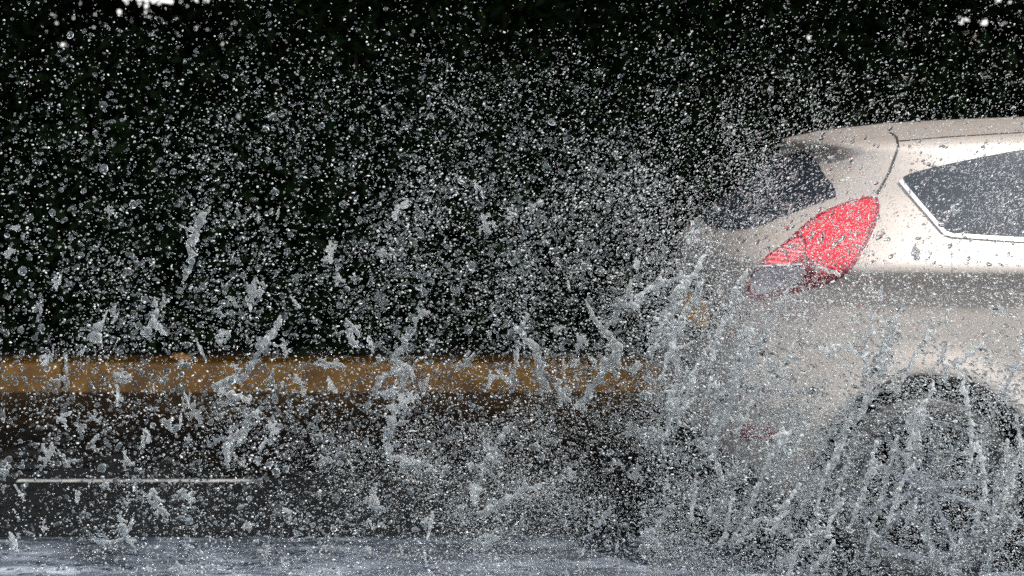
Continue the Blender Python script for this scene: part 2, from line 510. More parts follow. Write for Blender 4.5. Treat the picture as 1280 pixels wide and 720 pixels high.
def body_slice(row, nseg=72):
    zn, xr, xf, W, n = row
    pts = []
    tt = np.linspace(0, 2 * math.pi, 4001)
    e = 2.0 / n
    CX = np.sign(np.cos(tt)) * np.abs(np.cos(tt)) ** e; SY = np.sign(np.sin(tt)) * np.abs(np.sin(tt)) ** e
    px = np.where(CX >= 0, (xf - XM) * CX, (XM - xr) * CX)
    arc = np.concatenate([[0], np.cumsum(np.hypot(np.diff(px), np.diff(W * SY)))])
    want = np.linspace(0, arc[-1], nseg, endpoint=False)
    CXs = np.interp(want, arc, CX); SYs = np.interp(want, arc, SY)
    for i in range(nseg):
        c, cx, sy = CXs[i], CXs[i], SYs[i]
        L = (xf - XM) if c >= 0 else (XM - xr)
        x = XM + L * cx; y = W * sy
        # arch flares
        for ax in (0.0, 2.5):
            r = math.hypot(x - ax, zn - 0.30)
            if abs(y) > 0.6 * W and r > 0.30:
                y += math.copysign(0.022 * math.exp(-((r - 0.375) / 0.045) ** 2), y)
        g = min(1, max(0, (zn - 0.95) / 0.4)); g = g * g * (3 - 2 * g)
        drop = 0.062 * ((x - 0.95) / 1.35) ** 2 if x < 0.95 else 0.03 * ((x - 0.95) / 1.2) ** 2
        wedge = 0.0
        if 0.9 < zn < 1.2: wedge = -0.018 * (x - 0.2) * math.sin((zn - 0.9) / 0.3 * math.pi)
        pts.append((x, y, zn - g * drop + wedge))
    return pts

def make_body():
    # refine the table
    rows = []
    for a, b in zip(TAB[:-1], TAB[1:]):
        k = max(1, int(round((b[0] - a[0]) / 0.022)))
        for j in range(k): rows.append(a + (b - a) * j / k)
    rows.append(TAB[-1])
    nseg = 260
    bm = bmesh.new()
    rings = [[bm.verts.new(p) for p in body_slice(r, nseg)] for r in rows]
    for A, B in zip(rings[:-1], rings[1:]):
        for i in range(nseg):
            bm.faces.new((A[i], A[(i + 1) % nseg], B[(i + 1) % nseg], B[i]))
    bm.faces.new(rings[0][::-1]); bm.faces.new(rings[-1])
    bmesh.ops.recalc_face_normals(bm, faces=bm.faces)
    bmesh.ops.triangulate(bm, faces=bm.faces)
    return bm
bmb = make_body()
bvh0 = BVHTree.FromBMesh(bmb)
body = bm_obj('body', bmb, [M['paint'], M['black']], car)

def cutters():
    bm = bmesh.new()
    for ax in (0.0, 2.5):
        for s in (-1, 1):
            r = bmesh.ops.create_cone(bm, cap_ends=True, segments=64, radius1=0.345, radius2=0.345, depth=0.5,
                                      matrix=Matrix.Translation((ax, s * 0.85, 0.30)) @ Matrix.Rotation(R(90), 4, 'X'))
    for f in bm.faces: f.material_index = 1
    me = bpy.data.meshes.new('cutter'); bm.to_mesh(me); bm.free()
    me.materials.append(M['paint']); me.materials.append(M['black'])
    return me
def cut_body():
    co = bpy.data.objects.new('cutter', cutters()); COL.objects.link(co)
    co.matrix_world = CARM
    bpy.context.view_layer.update()
    md = body.modifiers.new('arch', 'BOOLEAN'); md.operation = 'DIFFERENCE'; md.object = co; md.solver = 'EXACT'
    dg = bpy.context.evaluated_depsgraph_get()
    me = bpy.data.meshes.new_from_object(body.evaluated_get(dg))
    body.modifiers.clear(); old = body.data; body.data = me; me.name = 'body'
    bpy.data.objects.remove(co); bpy.data.meshes.remove(old)
cut_body()
me = body.data
for p in me.polygons: p.use_smooth = True
# lower skirts are unpainted: a material of their own below the bumper line
for p in me.polygons:
    if p.material_index == 0 and p.center.z < 0.27: p.material_index = 1

def cast_px(u, v):
    """where the line of sight through a measured outline point meets the body (local)"""
    o = CARI @ CAM; d = (CARI.to_3x3() @ ray(u, v)).normalized()
    h = bvh0.ray_cast(o, d)
    return (h[0], h[1]) if h[0] is not None else (None, None)

def cast_side(x, z):
    h = bvh0.ray_cast(Vector((x, -3, z)), Vector((0, 1, 0)))
    return (h[0], h[1]) if h[0] is not None else (None, None)

def cast_rear(y, z):
    h = bvh0.ray_cast(Vector((-3, y, z)), Vector((1, 0, 0)))
    return (h[0], h[1]) if h[0] is not None else (None, None)

def cast_front(y, z):
    h = bvh0.ray_cast(Vector((6, y, z)), Vector((-1, 0, 0)))
    return (h[0], h[1]) if h[0] is not None else (None, None)

def dense(poly, step):
    out = []
    for a, b in zip(poly, poly[1:] + poly[:1]):
        n = max(1, int(math.hypot(b[0] - a[0], b[1] - a[1]) / step))
        for k in range(n): out.append((a[0] + (b[0] - a[0]) * k / n, a[1] + (b[1] - a[1]) * k / n))
    return out

def smooth_poly(poly, it=2):
    for _ in range(it):
        q = []
        for a, b in zip(poly, poly[1:] + poly[:1]):
            q.append((a[0] * .75 + b[0] * .25, a[1] * .75 + b[1] * .25)); q.append((a[0] * .25 + b[0] * .75, a[1] * .25 + b[1] * .75))
        poly = q
    return poly

def inside(p, poly):
    x, y = p; c = False
    for (x0, y0), (x1, y1) in zip(poly, poly[1:] + poly[:1]):
        if (y0 > y) != (y1 > y) and x < (x1 - x0) * (y - y0) / (y1 - y0) + x0: c = not c
    return c

def patch(name, poly, cast, mat, step, off=0.004, rnd=1, parent=None, mirror=False):
    """a moulded piece lying on the body: outline filled, wrapped on the surface, with a rim going in"""
    if rnd: poly = smooth_poly(poly, rnd)
    ring = dense(poly, step)
    xs = [p[0] for p in poly]; ys = [p[1] for p in poly]
    pts = list(ring)
    x = min(xs) + step * .5
    while x < max(xs):
        y = min(ys) + step * .5
        while y < max(ys):
            q = (x + random.uniform(-.2, .2) * step, y + random.uniform(-.2, .2) * step)
            if inside(q, poly) and min((q[0] - r[0]) ** 2 + (q[1] - r[1]) ** 2 for r in ring) > (0.45 * step) ** 2: pts.append(q)
            y += step
        x += step
    n = len(ring)
    vs, es, fs, *_ = delaunay_2d_cdt([Vector(p) for p in pts], [(i, (i + 1) % n) for i in range(n)], [], 1, 1e-6)
    bm = bmesh.new()
    bv = []; ok = []
    for p in vs:
        c, nn = cast(p[0], p[1])
        if c is None:
            bv.append(None); continue
        q = c + nn * off
        if mirror: q = Vector((q.x, -q.y, q.z))
        bv.append(bm.verts.new(q))
    for f in fs:
        if all(bv[i] is not None for i in f):
            try: bm.faces.new([bv[i] for i in f])
            except ValueError: pass
    bmesh.ops.recalc_face_normals(bm, faces=bm.faces)
    bm.normal_update()
    c = sum((v.co for v in bm.verts), Vector()) / max(1, len(bm.verts))
    avg = sum((f.normal for f in bm.faces), Vector())
    if avg.dot(c - Vector((1.0, 0, 0.6))) < 0:
        bmesh.ops.reverse_faces(bm, faces=bm.faces)
        bm.normal_update()
    edges = [e for e in bm.edges if len(e.link_faces) == 1]
    nrm = {v: v.normal.copy() for v in bm.verts}
    ex = bmesh.ops.extrude_edge_only(bm, edges=edges)
    for e in edges: e.smooth = False
    for v in [g for g in ex['geom'] if isinstance(g, bmesh.types.BMVert)]:
        s = min(nrm, key=lambda w: (w.co - v.co).length_squared) if len(nrm) < 3000 else None
        if s is not None: v.co = v.co - nrm[s] * (off + 0.008)
    return bm_obj(name, bm, mat, parent or car)

def strip(name, line, cast, mat, width, off=0.003, parent=None, mirror=False, step=6, height=0.003):
    """a seam or trim: a flattened bar following the surface"""
    pts = []
    for a, b in zip(line[:-1], line[1:]):
        n = max(1, int(math.hypot(b[0] - a[0], b[1] - a[1]) / step))
        for k in range(n): pts.append((a[0] + (b[0] - a[0]) * k / n, a[1] + (b[1] - a[1]) * k / n))
    pts.append(line[-1])
    C = [cast(*p) for p in pts]; C = [c for c in C if c[0] is not None]
    bm = bmesh.new(); rings = []
    for i, (c, nn) in enumerate(C):
        t = (C[min(i + 1, len(C) - 1)][0] - C[max(i - 1, 0)][0]).normalized()
        s = t.cross(nn).normalized()
        pr = [c + s * width * .5 - nn * .004, c + s * width * .42 + nn * height, c - s * width * .42 + nn * height, c - s * width * .5 - nn * .004]
        if mirror: pr = [Vector((p.x, -p.y, p.z)) for p in pr]
        rings.append([bm.verts.new(p) for p in pr])
    for A, B in zip(rings[:-1], rings[1:]):
        for i in range(4): bm.faces.new((A[i], A[(i + 1) % 4], B[(i + 1) % 4], B[i]))
    bm.faces.new(rings[0]); bm.faces.new(rings[-1][::-1])
    bmesh.ops.recalc_face_normals(bm, faces=bm.faces)
    return bm_obj(name, bm, mat, parent or car, smooth=False)

# --- tail lamps (outline measured on the photo, wrapped over the rear corner)
LAMP = [(1096, 243), (1101, 262), (1092, 292), (1068, 335), (1050, 349), (1012, 362), (960, 374), (934, 377), (935, 352), (946, 332), (962, 318), (984, 302), (1006, 280), (1028, 265), (1060, 252)]
RED = [(1093, 249), (1096, 264), (1086, 292), (1064, 331), (1046, 343), (1018, 346), (1022, 330), (1006, 322), (1010, 304), (1000, 292), (1012, 282), (1032, 268), (1062, 256)]
PINK = [(1003, 298), (1007, 310), (1000, 324), (984, 333), (952, 332), (964, 320), (988, 304)]
CLEAR = [(946, 336), (1002, 333), (1008, 340), (1000, 354), (964, 366), (941, 370), (940, 352)]
for mir in (False, True):
    lamp = patch('tail_lamp', LAMP, cast_px, M['darkred'], 6, 0.004, 1, mirror=mir)
    patch('red_lens', RED, cast_px, M['red'], 6, 0.008, 1, lamp, mir)
    patch('banded_lens', PINK, cast_px, M['pink'], 5, 0.008, 1, lamp, mir)
    patch('clear_lens', CLEAR, cast_px, M['clear'], 6, 0.008, 1, lamp, mir)
    strip('lens_rib', [(944, 334), (1004, 331)], cast_px, M['chrome'], 0.006, parent=lamp, mirror=mir, height=0.011)
    patch('reflector', [(916, 528), (982, 536), (980, 553), (918, 548)], cast_px, M['darkred'], 6, 0.006, 1, mirror=mir)
    # seams
    strip('hatch_seam', [(1113, 166), (1121, 172), (1123, 184), (1112, 215), (1097, 242)], cast_px, M['black'], 0.008, mirror=mir)
    strip('gutter_seam', [(1123, 177), (1180, 172), (1280, 166), (1420, 163)], cast_px, M['black'], 0.006, mirror=mir)
    strip('fuel_flap_seam', [(1190, 302), (1190, 340)], cast_px, M['black'], 0.003, mirror=mir, height=0.0012)
    w = patch('side_window', [(1126, 223), (1140, 216), (1200, 202), (1282, 186), (1420, 174), (1560, 176), (1640, 230), (1680, 312), (1420, 308), (1280, 298), (1186, 292), (1180, 290), (1150, 256)], cast_px, M['glass'], 12, 0.003, 1, mirror=mir)
    strip('window_trim', [(1125, 226), (1148, 254), (1181, 292), (1190, 295), (1280, 301), (1420, 311), (1640, 318)], cast_px, M['chrome'], 0.016, parent=w, mirror=mir, step=5, height=0.006)
    strip('door_seam', [(1330, 310), (1334, 380), (1330, 470), (1290, 560)], cast_px, M['black'], 0.006, mirror=mir)
    patch('headlight', [(3.0, 0.72), (2.70, 0.86), (2.45, 0.90), (2.62, 0.76)], cast_side, M['white_lens'], 0.04, 0.005, 1, mirror=mir)
    hb = strip('door_handle', [(0.75, 0.93), (0.95, 0.925)], cast_side, M['paint'], 0.03, mirror=mir, step=0.03, height=0.03)

for mir in (False, True):
    for ax in (0.0, 2.5):
        arc = [(ax + 0.352 * math.cos(R(a)), 0.30 + 0.352 * math.sin(R(a))) for a in range(-14, 195, 4)]
        strip('arch_lip', arc, cast_side, M['black'], 0.03, mirror=mir, step=1, height=0.006)

# --- rear window, hatch lid edge and plate
def rear_px(u, v): return cast_px(u, v)
near = [cast_px(*q)[0] for q in ((990, 188), (1002, 187), (1014, 194), (1026, 206), (1038, 223), (1050, 244), (1030, 251), (990, 267), (950, 284))]
near = [(p.y, p.z) for p in near if p is not None]
zb = min(p[1] for p in near)
zt = near[0][1] + 0.002
rw = [(0.0, zt)] + near + [(-0.22, zb - .03), (0.22, zb - .03)] + [(-y, z) for y, z in near[::-1]]
patch('rear_window', rw, cast_rear, M['glass'], 0.03, 0.003, 1)
pl = patch('number_plate', [(-.38, .745), (.12, .745), (.12, .835), (-.38, .835)], cast_rear, M['plate'], 0.03, 0.012, 0)
patch('plate_recess_shade', [(-.44, .70), (.30, .70), (.32, .89), (-.46, .89)], cast_rear, M['black'], 0.03, 0.004, 1)  # flat black patch, the shade of a recess put into the colour
patch('windscreen', [(-.5, 1.33), (.5, 1.33), (.66, 1.03), (-.66, 1.03)], cast_front, M['glass'], 0.05, 0.004, 1)
strip('bumper_seam', [(-.80, .60), (-.5, .615), (0, .62), (.5, .615), (.80, .60)], cast_rear, M['black'], 0.007, step=0.03)
patch('rear_valance', [(-.66, .19), (.66, .19), (.72, .34), (.55, .40), (-.55, .40), (-.72, .34)], cast_rear, M['black'], 0.04, 0.006, 1)

# --- wheels
def lathe(bm, prof, seg=64, y_sign=1):
    rings = [[bm.verts.new((r * math.cos(2 * math.pi * i / seg), y, r * math.sin(2 * math.pi * i / seg))) for i in range(seg)] for r, y in prof]
    for A, B in zip(rings[:-1], rings[1:]):
        for i in range(seg): bm.faces.new((A[i], A[(i + 1) % seg], B[(i + 1) % seg], B[i]))
    return rings

def make_wheel():
    root = empty('wheel', (0, 0, 0))
    bm = bmesh.new()
    lathe(bm, [(0.205, 0.02), (0.215, 0.0), (0.25, -0.006), (0.275, -0.004), (0.292, 0.012), (0.300, 0.03), (0.300, 0.055), (0.294, 0.058), (0.294, 0.066), (0.300, 0.07), (0.300, 0.125), (0.294, 0.128), (0.294, 0.136), (0.3, 0.14), (0.300, 0.17), (0.288, 0.19), (0.25, 0.20), (0.205, 0.185)])
    bmesh.ops.recalc_face_normals(bm, faces=bm.faces)
    bm_obj('tyre', bm, M['rubber'], root)
    bm = bmesh.new()
    lathe(bm, [(0.222, 0.0), (0.218, -0.006), (0.208, -0.004), (0.200, 0.012), (0.192, 0.05), (0.188, 0.18)])
    for k in range(5):
        a = R(90 + 72 * k - 18 + 18 - 90 + 0)
        for s in (-1, 1):
            prof = []
            for f in (0, .25, .5, .75, 1):
                r = 0.035 + f * 0.165
                off = s * (0.012 + f * 0.030)
                wd = 0.014 - 0.003 * f
                yy = 0.012 + 0.022 * (1 - f) * 0.5
                c = [(r, yy - .006, off - wd), (r, yy - .012, off), (r, yy - .006, off + wd), (r, yy + .03, off + wd), (r, yy + .03, off - wd)]
                ca, sa = math.cos(a), math.sin(a)
                prof.append([bm.verts.new((x * ca - z * sa, y, x * sa + z * ca)) for x, y, z in c])
            for A, B in zip(prof[:-1], prof[1:]):
                for i in range(5): bm.faces.new((A[i], A[(i + 1) % 5], B[(i + 1) % 5], B[i]))
            bm.faces.new(prof[0][::-1]); bm.faces.new(prof[-1])
    bmesh.ops.recalc_face_normals(bm, faces=bm.faces)
    bm_obj('rim', bm, M['alloy'], root, smooth=False)
    bm = bmesh.new()
    rr = lathe(bm, [(0.004, 0.004), (0.026, 0.005), (0.032, 0.012), (0.058, 0.018), (0.060, 0.05)], 40)
    bm.faces.new(rr[0])
    bmesh.ops.recalc_face_normals(bm, faces=bm.faces)
    bm_obj('hub_cap', bm, M['alloy'], root)
    bm = bmesh.new()
    rr = lathe(bm, [(0.02, 0.075), (0.135, 0.075), (0.135, 0.09), (0.02, 0.09)], 48)
    bmesh.ops.recalc_face_normals(bm, faces=bm.faces)
    bm_obj('brake_disc', bm, M['rubber'], root)
    return root
wh = make_wheel()
kids = list(wh.children)
for i, (x, s) in enumerate(((0, -1), (0, 1), (2.5, -1), (2.5, 1))):
    if i == 0: w = wh
    else:
        w = wh.copy(); COL.objects.link(w)
        for ch in kids:
            c = ch.copy(); COL.objects.link(c); c.parent = w
    w.parent = car
    w.location = (x, s * 0.852, 0.30)
    w.rotation_euler = (0, R(4), 0 if s < 0 else math.pi)

def mirrors():
    for s in (-1, 1):
        bm = bmesh.new()
        bmesh.ops.create_uvsphere(bm, u_segments=20, v_segments=12, radius=1)
        for v in bm.verts:
            v.co = Vector((v.co.x * .07, v.co.y * .10, v.co.z * .075)) + Vector((1.85, s * .90, 1.08))
        bm_obj('door_mirror', bm, M['paint'], car)
mirrors()

# ------------------------------------------------------------------ spray
def interp_table(u, v, us, vs, T):
    u = np.clip(u, us[0], us[-1]); v = np.clip(v, vs[0], vs[-1])
    i = np.clip(np.searchsorted(us, u) - 1, 0, len(us) - 2); j = np.clip(np.searchsorted(vs, v) - 1, 0, len(vs) - 2)
    fu = (u - us[i]) / (us[i + 1] - us[i]); fv = (v - vs[j]) / (vs[j + 1] - vs[j])
    return (T[j, i] * (1 - fu) + T[j, i + 1] * fu) * (1 - fv) + (T[j + 1, i] * (1 - fu) + T[j + 1, i + 1] * fu) * fv

def value_noise(u, v, sc, seed):
    r = np.random.default_rng(seed).random((64, 64))
    x = u / sc; y = v / sc
    xi = np.floor(x).astype(int); yi = np.floor(y).astype(int)
    fx = x - xi; fy = y - yi
    fx = fx * fx * (3 - 2 * fx); fy = fy * fy * (3 - 2 * fy)
    g = lambda a, b: r[b % 64, a % 64]
    return (g(xi, yi) * (1 - fx) + g(xi + 1, yi) * fx) * (1 - fy) + (g(xi, yi + 1) * (1 - fx) + g(xi + 1, yi + 1) * fx) * fy

US = np.array([-250, 0, 200, 400, 600, 750, 860, 980, 1100, 1280, 1500.])
VS = np.array([-120, -20, 40, 110, 200, 280, 350, 420, 500, 580, 660, 740, 800.])
# how thick the spray hangs, seen from the road side (rows go down, columns run towards the car)
DROPS = np.array([
    [.2, .2, .2, .2, .2, .2, .2, .2, .2, .2, .2],
    [.4, .5, .5, .5, .5, .5, .6, .8, .8, .8, .8],
    [.9, 1., 1., .9, .9, 1., 1.3, 1.6, 1.6, 1.5, 1.],
    [1.5, 1.8, 1.8, 2., 2.3, 3., 3.2, 3., 2.4, 2.2, 1.5],
    [1.6, 1.8, 2., 2.7, 4.4, 5.6, 5.2, 3.2, .7, .8, .8],
    [1.8, 2., 2.3, 3.2, 5.4, 6.6, 6.6, 3.6, 1.1, 1.6, 1.2],
    [2., 2.2, 2.6, 3.4, 5.4, 6.6, 6.2, 3.8, 2.0, 2.4, 1.6],
    [2., 2.4, 2.9, 3.6, 4.8, 6., 6., 4.6, 3.6, 3.6, 2.],
    [2., 2.6, 3., 3.6, 4.6, 5.6, 6., 5.4, 5., 4.6, 2.5],
    [2., 2.6, 3.1, 3.8, 5., 5.6, 5.8, 5.6, 5.2, 5., 3.],
    [2., 2.6, 3.4, 4.4, 5.4, 5.8, 5.8, 5.6, 5.2, 5., 3.],
    [2., 2.8, 3.8, 4.8, 5.6, 5.8, 5.8, 5.6, 5.2, 5., 3.],
    [2., 2.8, 3.8, 4.8, 5.6, 5.8, 5.8, 5.6, 5.2, 5., 3.]])
MIST = np.array([
    [0, 0, 0, 0, 0, 0, 0, 0, 0, 0, 0],
    [0, 0, 0, 0, 0, 0, 0, 0, 0, 0, 0],
    [.1, .1, .1, .1, .2, .3, .4, .4, .3, .2, .1],
    [.2, .3, .4, .6, 1.2, 2., 2., 1., .6, .5, .2],
    [.3, .5, .7, 1.4, 3.6, 6., 5., 2., .1, .1, .1],
    [.4, .6, 1., 2.2, 5.4, 8., 8., 2.5, .3, .5, .5],
    [.5, .8, 1.4, 2.6, 5.5, 8., 8., 4.0, 2.2, 2.6, 1.],
    [.6, 1., 1.8, 3., 5., 8., 9., 7., 5., 4.5, 2.],
    [.6, 1.2, 2.2, 3.6, 5., 7., 8., 8., 7., 6.5, 3.],
    [.8, 1.6, 2.8, 5., 7., 8., 8., 8., 7., 6.5, 3.],
    [1., 2., 4., 7., 9., 10., 10., 9., 8., 7., 4.],
    [1., 2., 5., 8., 10., 11., 11., 10., 9., 8., 5.],
    [1., 2., 5., 8., 10., 11., 11., 10., 9., 8., 5.]])

DROPS[4:6, 8:] += 2.8; DROPS[4:7, 7] += 2.0
MIST[4:6, 8:] += 4.5; MIST[4:7, 7] += 3.0
DROPS[6:, 7:] *= 1.5
DROPS[7:, 6] *= 1.3
MIST[5:, :4] *= 0.35
MIST[4:9, 4:6] *= 0.35
MIST[:6, :7] *= 0.5
MIST[9:, 3:7] *= 1.7
MIST[6:, 7:] *= 1.5
MIST[8:, 8:] *= 0.75; DROPS[8:, 8:] *= 0.8

def scatter(n_try, T, seed, clump=(0.36, 1.3)):
    g = np.random.default_rng(seed)
    u = g.uniform(-250, 1500, n_try); v = g.uniform(-120, 800, n_try)
    d = interp_table(u, v, US, VS, T)
    # sheets of spray lean away from the wheel
    a = np.hypot(u - 1200, v - 760); b = np.arctan2(760 - v, 1200 - u) * 420
    m = value_noise(a / 3.2, b, 26, seed + 1) * 0.6 + value_noise(u, v, 34, seed + 2) * 0.6 + value_noise(u, v, 13, seed + 3) * 0.35
    m = clump[0] + (m / 0.78) ** 2.2 * (clump[1] - clump[0])
    k = g.random(n_try) < d * m / (T.max() * 1.6)
    u, v = u[k], v[k]
    near = (u > 800) & (v > 120)
    Y = np.where(near, g.uniform(4.9, 5.86, len(u)), g.uniform(4.9, 7.6, len(u)))
    p = Pn(u, v, Y)
    ok = p[:, 2] > 0.01
    return u[ok], v[ok], Y[ok], p[ok], g

def ico(sub):
    bm = bmesh.new(); bmesh.ops.create_icosphere(bm, subdivisions=sub, radius=1)
    bm.verts.ensure_lookup_table()
    v = np.array([w.co[:] for w in bm.verts]); f = np.array([[w.index for w in q.verts] for q in bm.faces]); bm.free()
    return v, f
OCT = (np.array([(1, 0, 0), (-1, 0, 0), (0, 1, 0), (0, -1, 0), (0, 0, 1), (0, 0, -1)], float),
       np.array([(0, 2, 4), (2, 1, 4), (1, 3, 4), (3, 0, 4), (2, 0, 5), (1, 2, 5), (3, 1, 5), (0, 3, 5)]))

def drops_mesh(name, groups):
    """groups: (template, centres, radii, tilt angle in the XZ plane, stretch)"""
    cos, fcs, base = [], [], 0
    for (tv, tf), c, r, ang, st in groups:
        n = len(c)
        if n == 0: continue
        k = len(tv)
        q = np.broadcast_to(tv, (n, k, 3)).copy()
        ax = rng.normal(0, 1, (n, 3)); ph = rng.uniform(0, 6.28, n)          # a soft egg-like distortion, different for every drop
        q *= (1 + 0.13 * np.sin(np.einsum('nkj,nj->nk', q, ax) * 1.3 + ph[:, None]))[..., None]
        q[..., 0] *= st[:, None]; q[..., 2] /= np.sqrt(st)[:, None]
        ca, sa = np.cos(ang)[:, None], np.sin(ang)[:, None]
        x = q[..., 0] * ca - q[..., 2] * sa; z = q[..., 0] * sa + q[..., 2] * ca
        q[..., 0] = x; q[..., 2] = z
        q = q * r[:, None, None] + c[:, None, :]
        cos.append(q.reshape(-1, 3)); fcs.append((tf[None] + (np.arange(n) * k)[:, None, None] + base).reshape(-1, 3)); base += n * k
    return np_mesh(name, np.concatenate(cos), np.concatenate(fcs))

def tilt(u, v, g):
    # flight direction: up and away on the left, leaning with the car's draught on the right
    a = np.where(v < 330, R(35), R(-20)) * np.clip((u - 450) / 400, 0, 1) + g.normal(0, 0.5, len(u))
    s = 1 + np.abs(g.normal(0, 0.42, len(u))) + 0.35 * np.clip((u - 500) / 500, 0, 1)
    return a, s

def make_spray():
    u, v, Y, p, g = scatter(340000, DROPS, 21)
    px = np.clip(g.lognormal(math.log(0.72), 0.60, len(u)), 0.42, 3.6)          # radius in pixels
    px *= 0.72 + 0.28 * np.clip((v - 40) / 260, 0, 1)
    px *= np.clip(1.12 - 0.25 * np.clip((u - 450) / 500, 0, 1), .7, 1.2)
    r = px * Y / F
    # loose beads gathered round the ropes of water
    R_ = np.array(ROPE_PATHS); k = g.integers(0, len(R_), 5200); q = R_[k]
    u2 = q[:, 0] + g.normal(0, 1, len(q)) * q[:, 3] * 1.9; v2 = q[:, 1] + g.normal(0, 1, len(q)) * q[:, 3] * 1.9
    Y2 = q[:, 2] + g.normal(0, .03, len(q))
    p = np.concatenate([p, Pn(u2, v2, Y2)]); u = np.concatenate([u, u2]); v = np.concatenate([v, v2]); Y = np.concatenate([Y, Y2])
    px2 = np.clip(g.lognormal(math.log(1.25), 0.45, len(u2)), 0.5, 3.4)
    px = np.concatenate([px, px2]); r = px * Y / F
    a, s = tilt(u, v, g)
    big = px > 1.5
    ar = []
    for m, t in ((big, ico(2)), (~big, ico(1))):
        ar.append((t, p[m], r[m], a[m], s[m]))
    o = link('spray', drops_mesh('spray', ar), [M['spray'], M['drop']])
    nbig = int(big.sum()) * len(ico(2)[1])
    mi = np.zeros(len(o.data.polygons), np.int32); mi[:nbig] = 1
    o.data.polygons.foreach_set('material_index', mi)
    tag(o, 'countless small water drops thrown up behind and beside the car', 'spray', kind='stuff')
    u, v, Y, p, g = scatter(900000, MIST, 51, (0.3, 1.5))
    px = g.uniform(0.28, 0.72, len(u)); r = px * Y / F
    a, s = tilt(u, v, g)
    o2 = link('mist', drops_mesh('mist', [(OCT, p, r, a, s * 1.2)]), M['mist'])
    tag(o2, 'fine water mist hanging low around the wheel and the wake', 'mist', kind='stuff')
    print('DROPS', len(o.data.polygons), len(o2.data.polygons))

# ---- ropes, sheets and clumps of linked water
LUMP_N = [0]
def lump_mesh(name, balls, res):
    """one connected skin of water round a string of balls"""
    LUMP_N[0] += 1
    mb = bpy.data.metaballs.new('lump'); mb.resolution = res; mb.render_resolution = res; mb.threshold = 0.6
    o = bpy.data.objects.new('lump' + 'abcdefghij'[LUMP_N[0] % 10] + 'klmnopqrst'[LUMP_N[0] // 10 % 10], mb); COL.objects.link(o)
    c0 = sum((Vector(b[0]) for b in balls), Vector()) / len(balls)
    for c, r in balls:
        e = mb.elements.new(); e.co = Vector(c) - c0; e.radius = r * 1.95; e.stiffness = 2.0
    bpy.context.view_layer.update()
    dg = bpy.context.evaluated_depsgraph_get()
    m2 = bpy.data.meshes.new_from_object(o.evaluated_get(dg))
    bpy.data.objects.remove(o); bpy.data.metaballs.remove(mb)
    m2.name = name
    m2.transform(Matrix.Translation(c0))
    bm = bmesh.new(); bm.from_mesh(m2)          # keep the one connected piece
    seen, best = set(), []
    for v0 in bm.verts:
        if v0 in seen: continue
        seen.add(v0); st, comp = [v0], []
        while st:
            v = st.pop(); comp.append(v)
            for e in v.link_edges:
                w = e.other_vert(v)
                if w not in seen: seen.add(w); st.append(w)
        if len(comp) > len(best): best = comp
    keep = set(best)
    bmesh.ops.delete(bm, geom=[v for v in bm.verts if v not in keep], context='VERTS')
    bm.to_mesh(m2); bm.free()
    m2.polygons.foreach_set('use_smooth', np.ones(len(m2.polygons), bool))
    return m2

ROPE_PATHS = []
def rope(points, width, Y, rough=1.0, branch=0.25, keep=True):
    """points in picture pixels at distance Y -> list of balls along a wandering, branching path"""
    balls = []
    k = Y / F
    def walk(pts, w0, depth):
        w = w0; total = len(pts) - 1
        jx = jy = jz = 0.0; ph = random.uniform(0, 3); bead = 0.7; last = None
        for si, (a, b) in enumerate(zip(pts[:-1], pts[1:])):
            L = math.hypot(b[0] - a[0], b[1] - a[1]); n = max(2, int(L / (w * 0.3)))
            for i in range(n):
                f = i / n
                prog = (si + f) / total
                w = w0 * ((1 - 0.65 * prog) if depth else (0.45 + 0.55 * math.sin(math.pi * min(1, max(0, prog))) ** 0.6))
                jx = jx * .86 + random.gauss(0, w * 0.15 * rough); jy = jy * .86 + random.gauss(0, w * 0.15 * rough); jz = jz * .9 + random.gauss(0, w * .15)
                ph += random.uniform(0.25, 0.85); thick = 0.36 + bead * abs(math.sin(ph)) ** 1.6
                if random.random() < 0.12: bead = random.uniform(0.15, 1.05)
                u, v = a[0] + (b[0] - a[0]) * f + jx, a[1] + (b[1] - a[1]) * f + jy
                c = P(u, v, Y + jz * k); rad = max(0.9, w * 0.42 * thick) * k
                if last is not None:                 # a thin thread keeps the beads together
                    gap = (c - last[0]).length; m_ = int(gap / (0.6 * min(rad, last[1])))
                    for t_ in range(1, m_ + 1):
                        balls.append((last[0].lerp(c, t_ / (m_ + 1)), min(rad, last[1]) * 0.9))
                balls.append((c, rad)); last = (c, rad)
                if random.random() < 0.16:           # a bead joined to the side
                    an = random.uniform(0, 6.283); q = P(u + math.cos(an) * w * .5, v + math.sin(an) * w * .5, Y + jz * k)
                    balls.append((q, w * k * random.uniform(.3, .55)))
                if keep and depth == 0: ROPE_PATHS.append((u, v, Y, w))
                if depth < 2 and random.random() < branch * 0.45:
                    ang = random.uniform(0, 6.283); ln = random.uniform(1.5, 5.5) * w
                    e = (u + math.cos(ang) * ln, v + math.sin(ang) * ln)
                    m = ((u + e[0]) / 2 + random.gauss(0, w * .5), (v + e[1]) / 2 + random.gauss(0, w * .5))
                    walk([(u, v), m, e], w * random.uniform(.4, .65), depth + 1)
    walk(points, width, 0)
    return balls

def water_rope(label, points, width, Y, rough=1.0, branch=0.25, group='ropes of water torn off by the wheel'):
    balls = rope(points, width, Y, rough, branch)
    o = link('water_rope', lump_mesh('water_rope', balls, max(0.0016, width * 0.14 * Y / F)), M['strand'])
    if 'stream' in label or (points[0][0] > 840): o.data.materials.clear(); o.data.materials.append(M['stream'])
    tag(o, label, 'water splash', group)
    c = sum((Vector(b[0]) for b in balls), Vector()) / len(balls)
    o.data.transform(Matrix.Translation(-c)); o.location = c
    print('ROPE', len(balls), len(o.data.polygons), tuple(round(x,2) for x in o.dimensions))
    return o

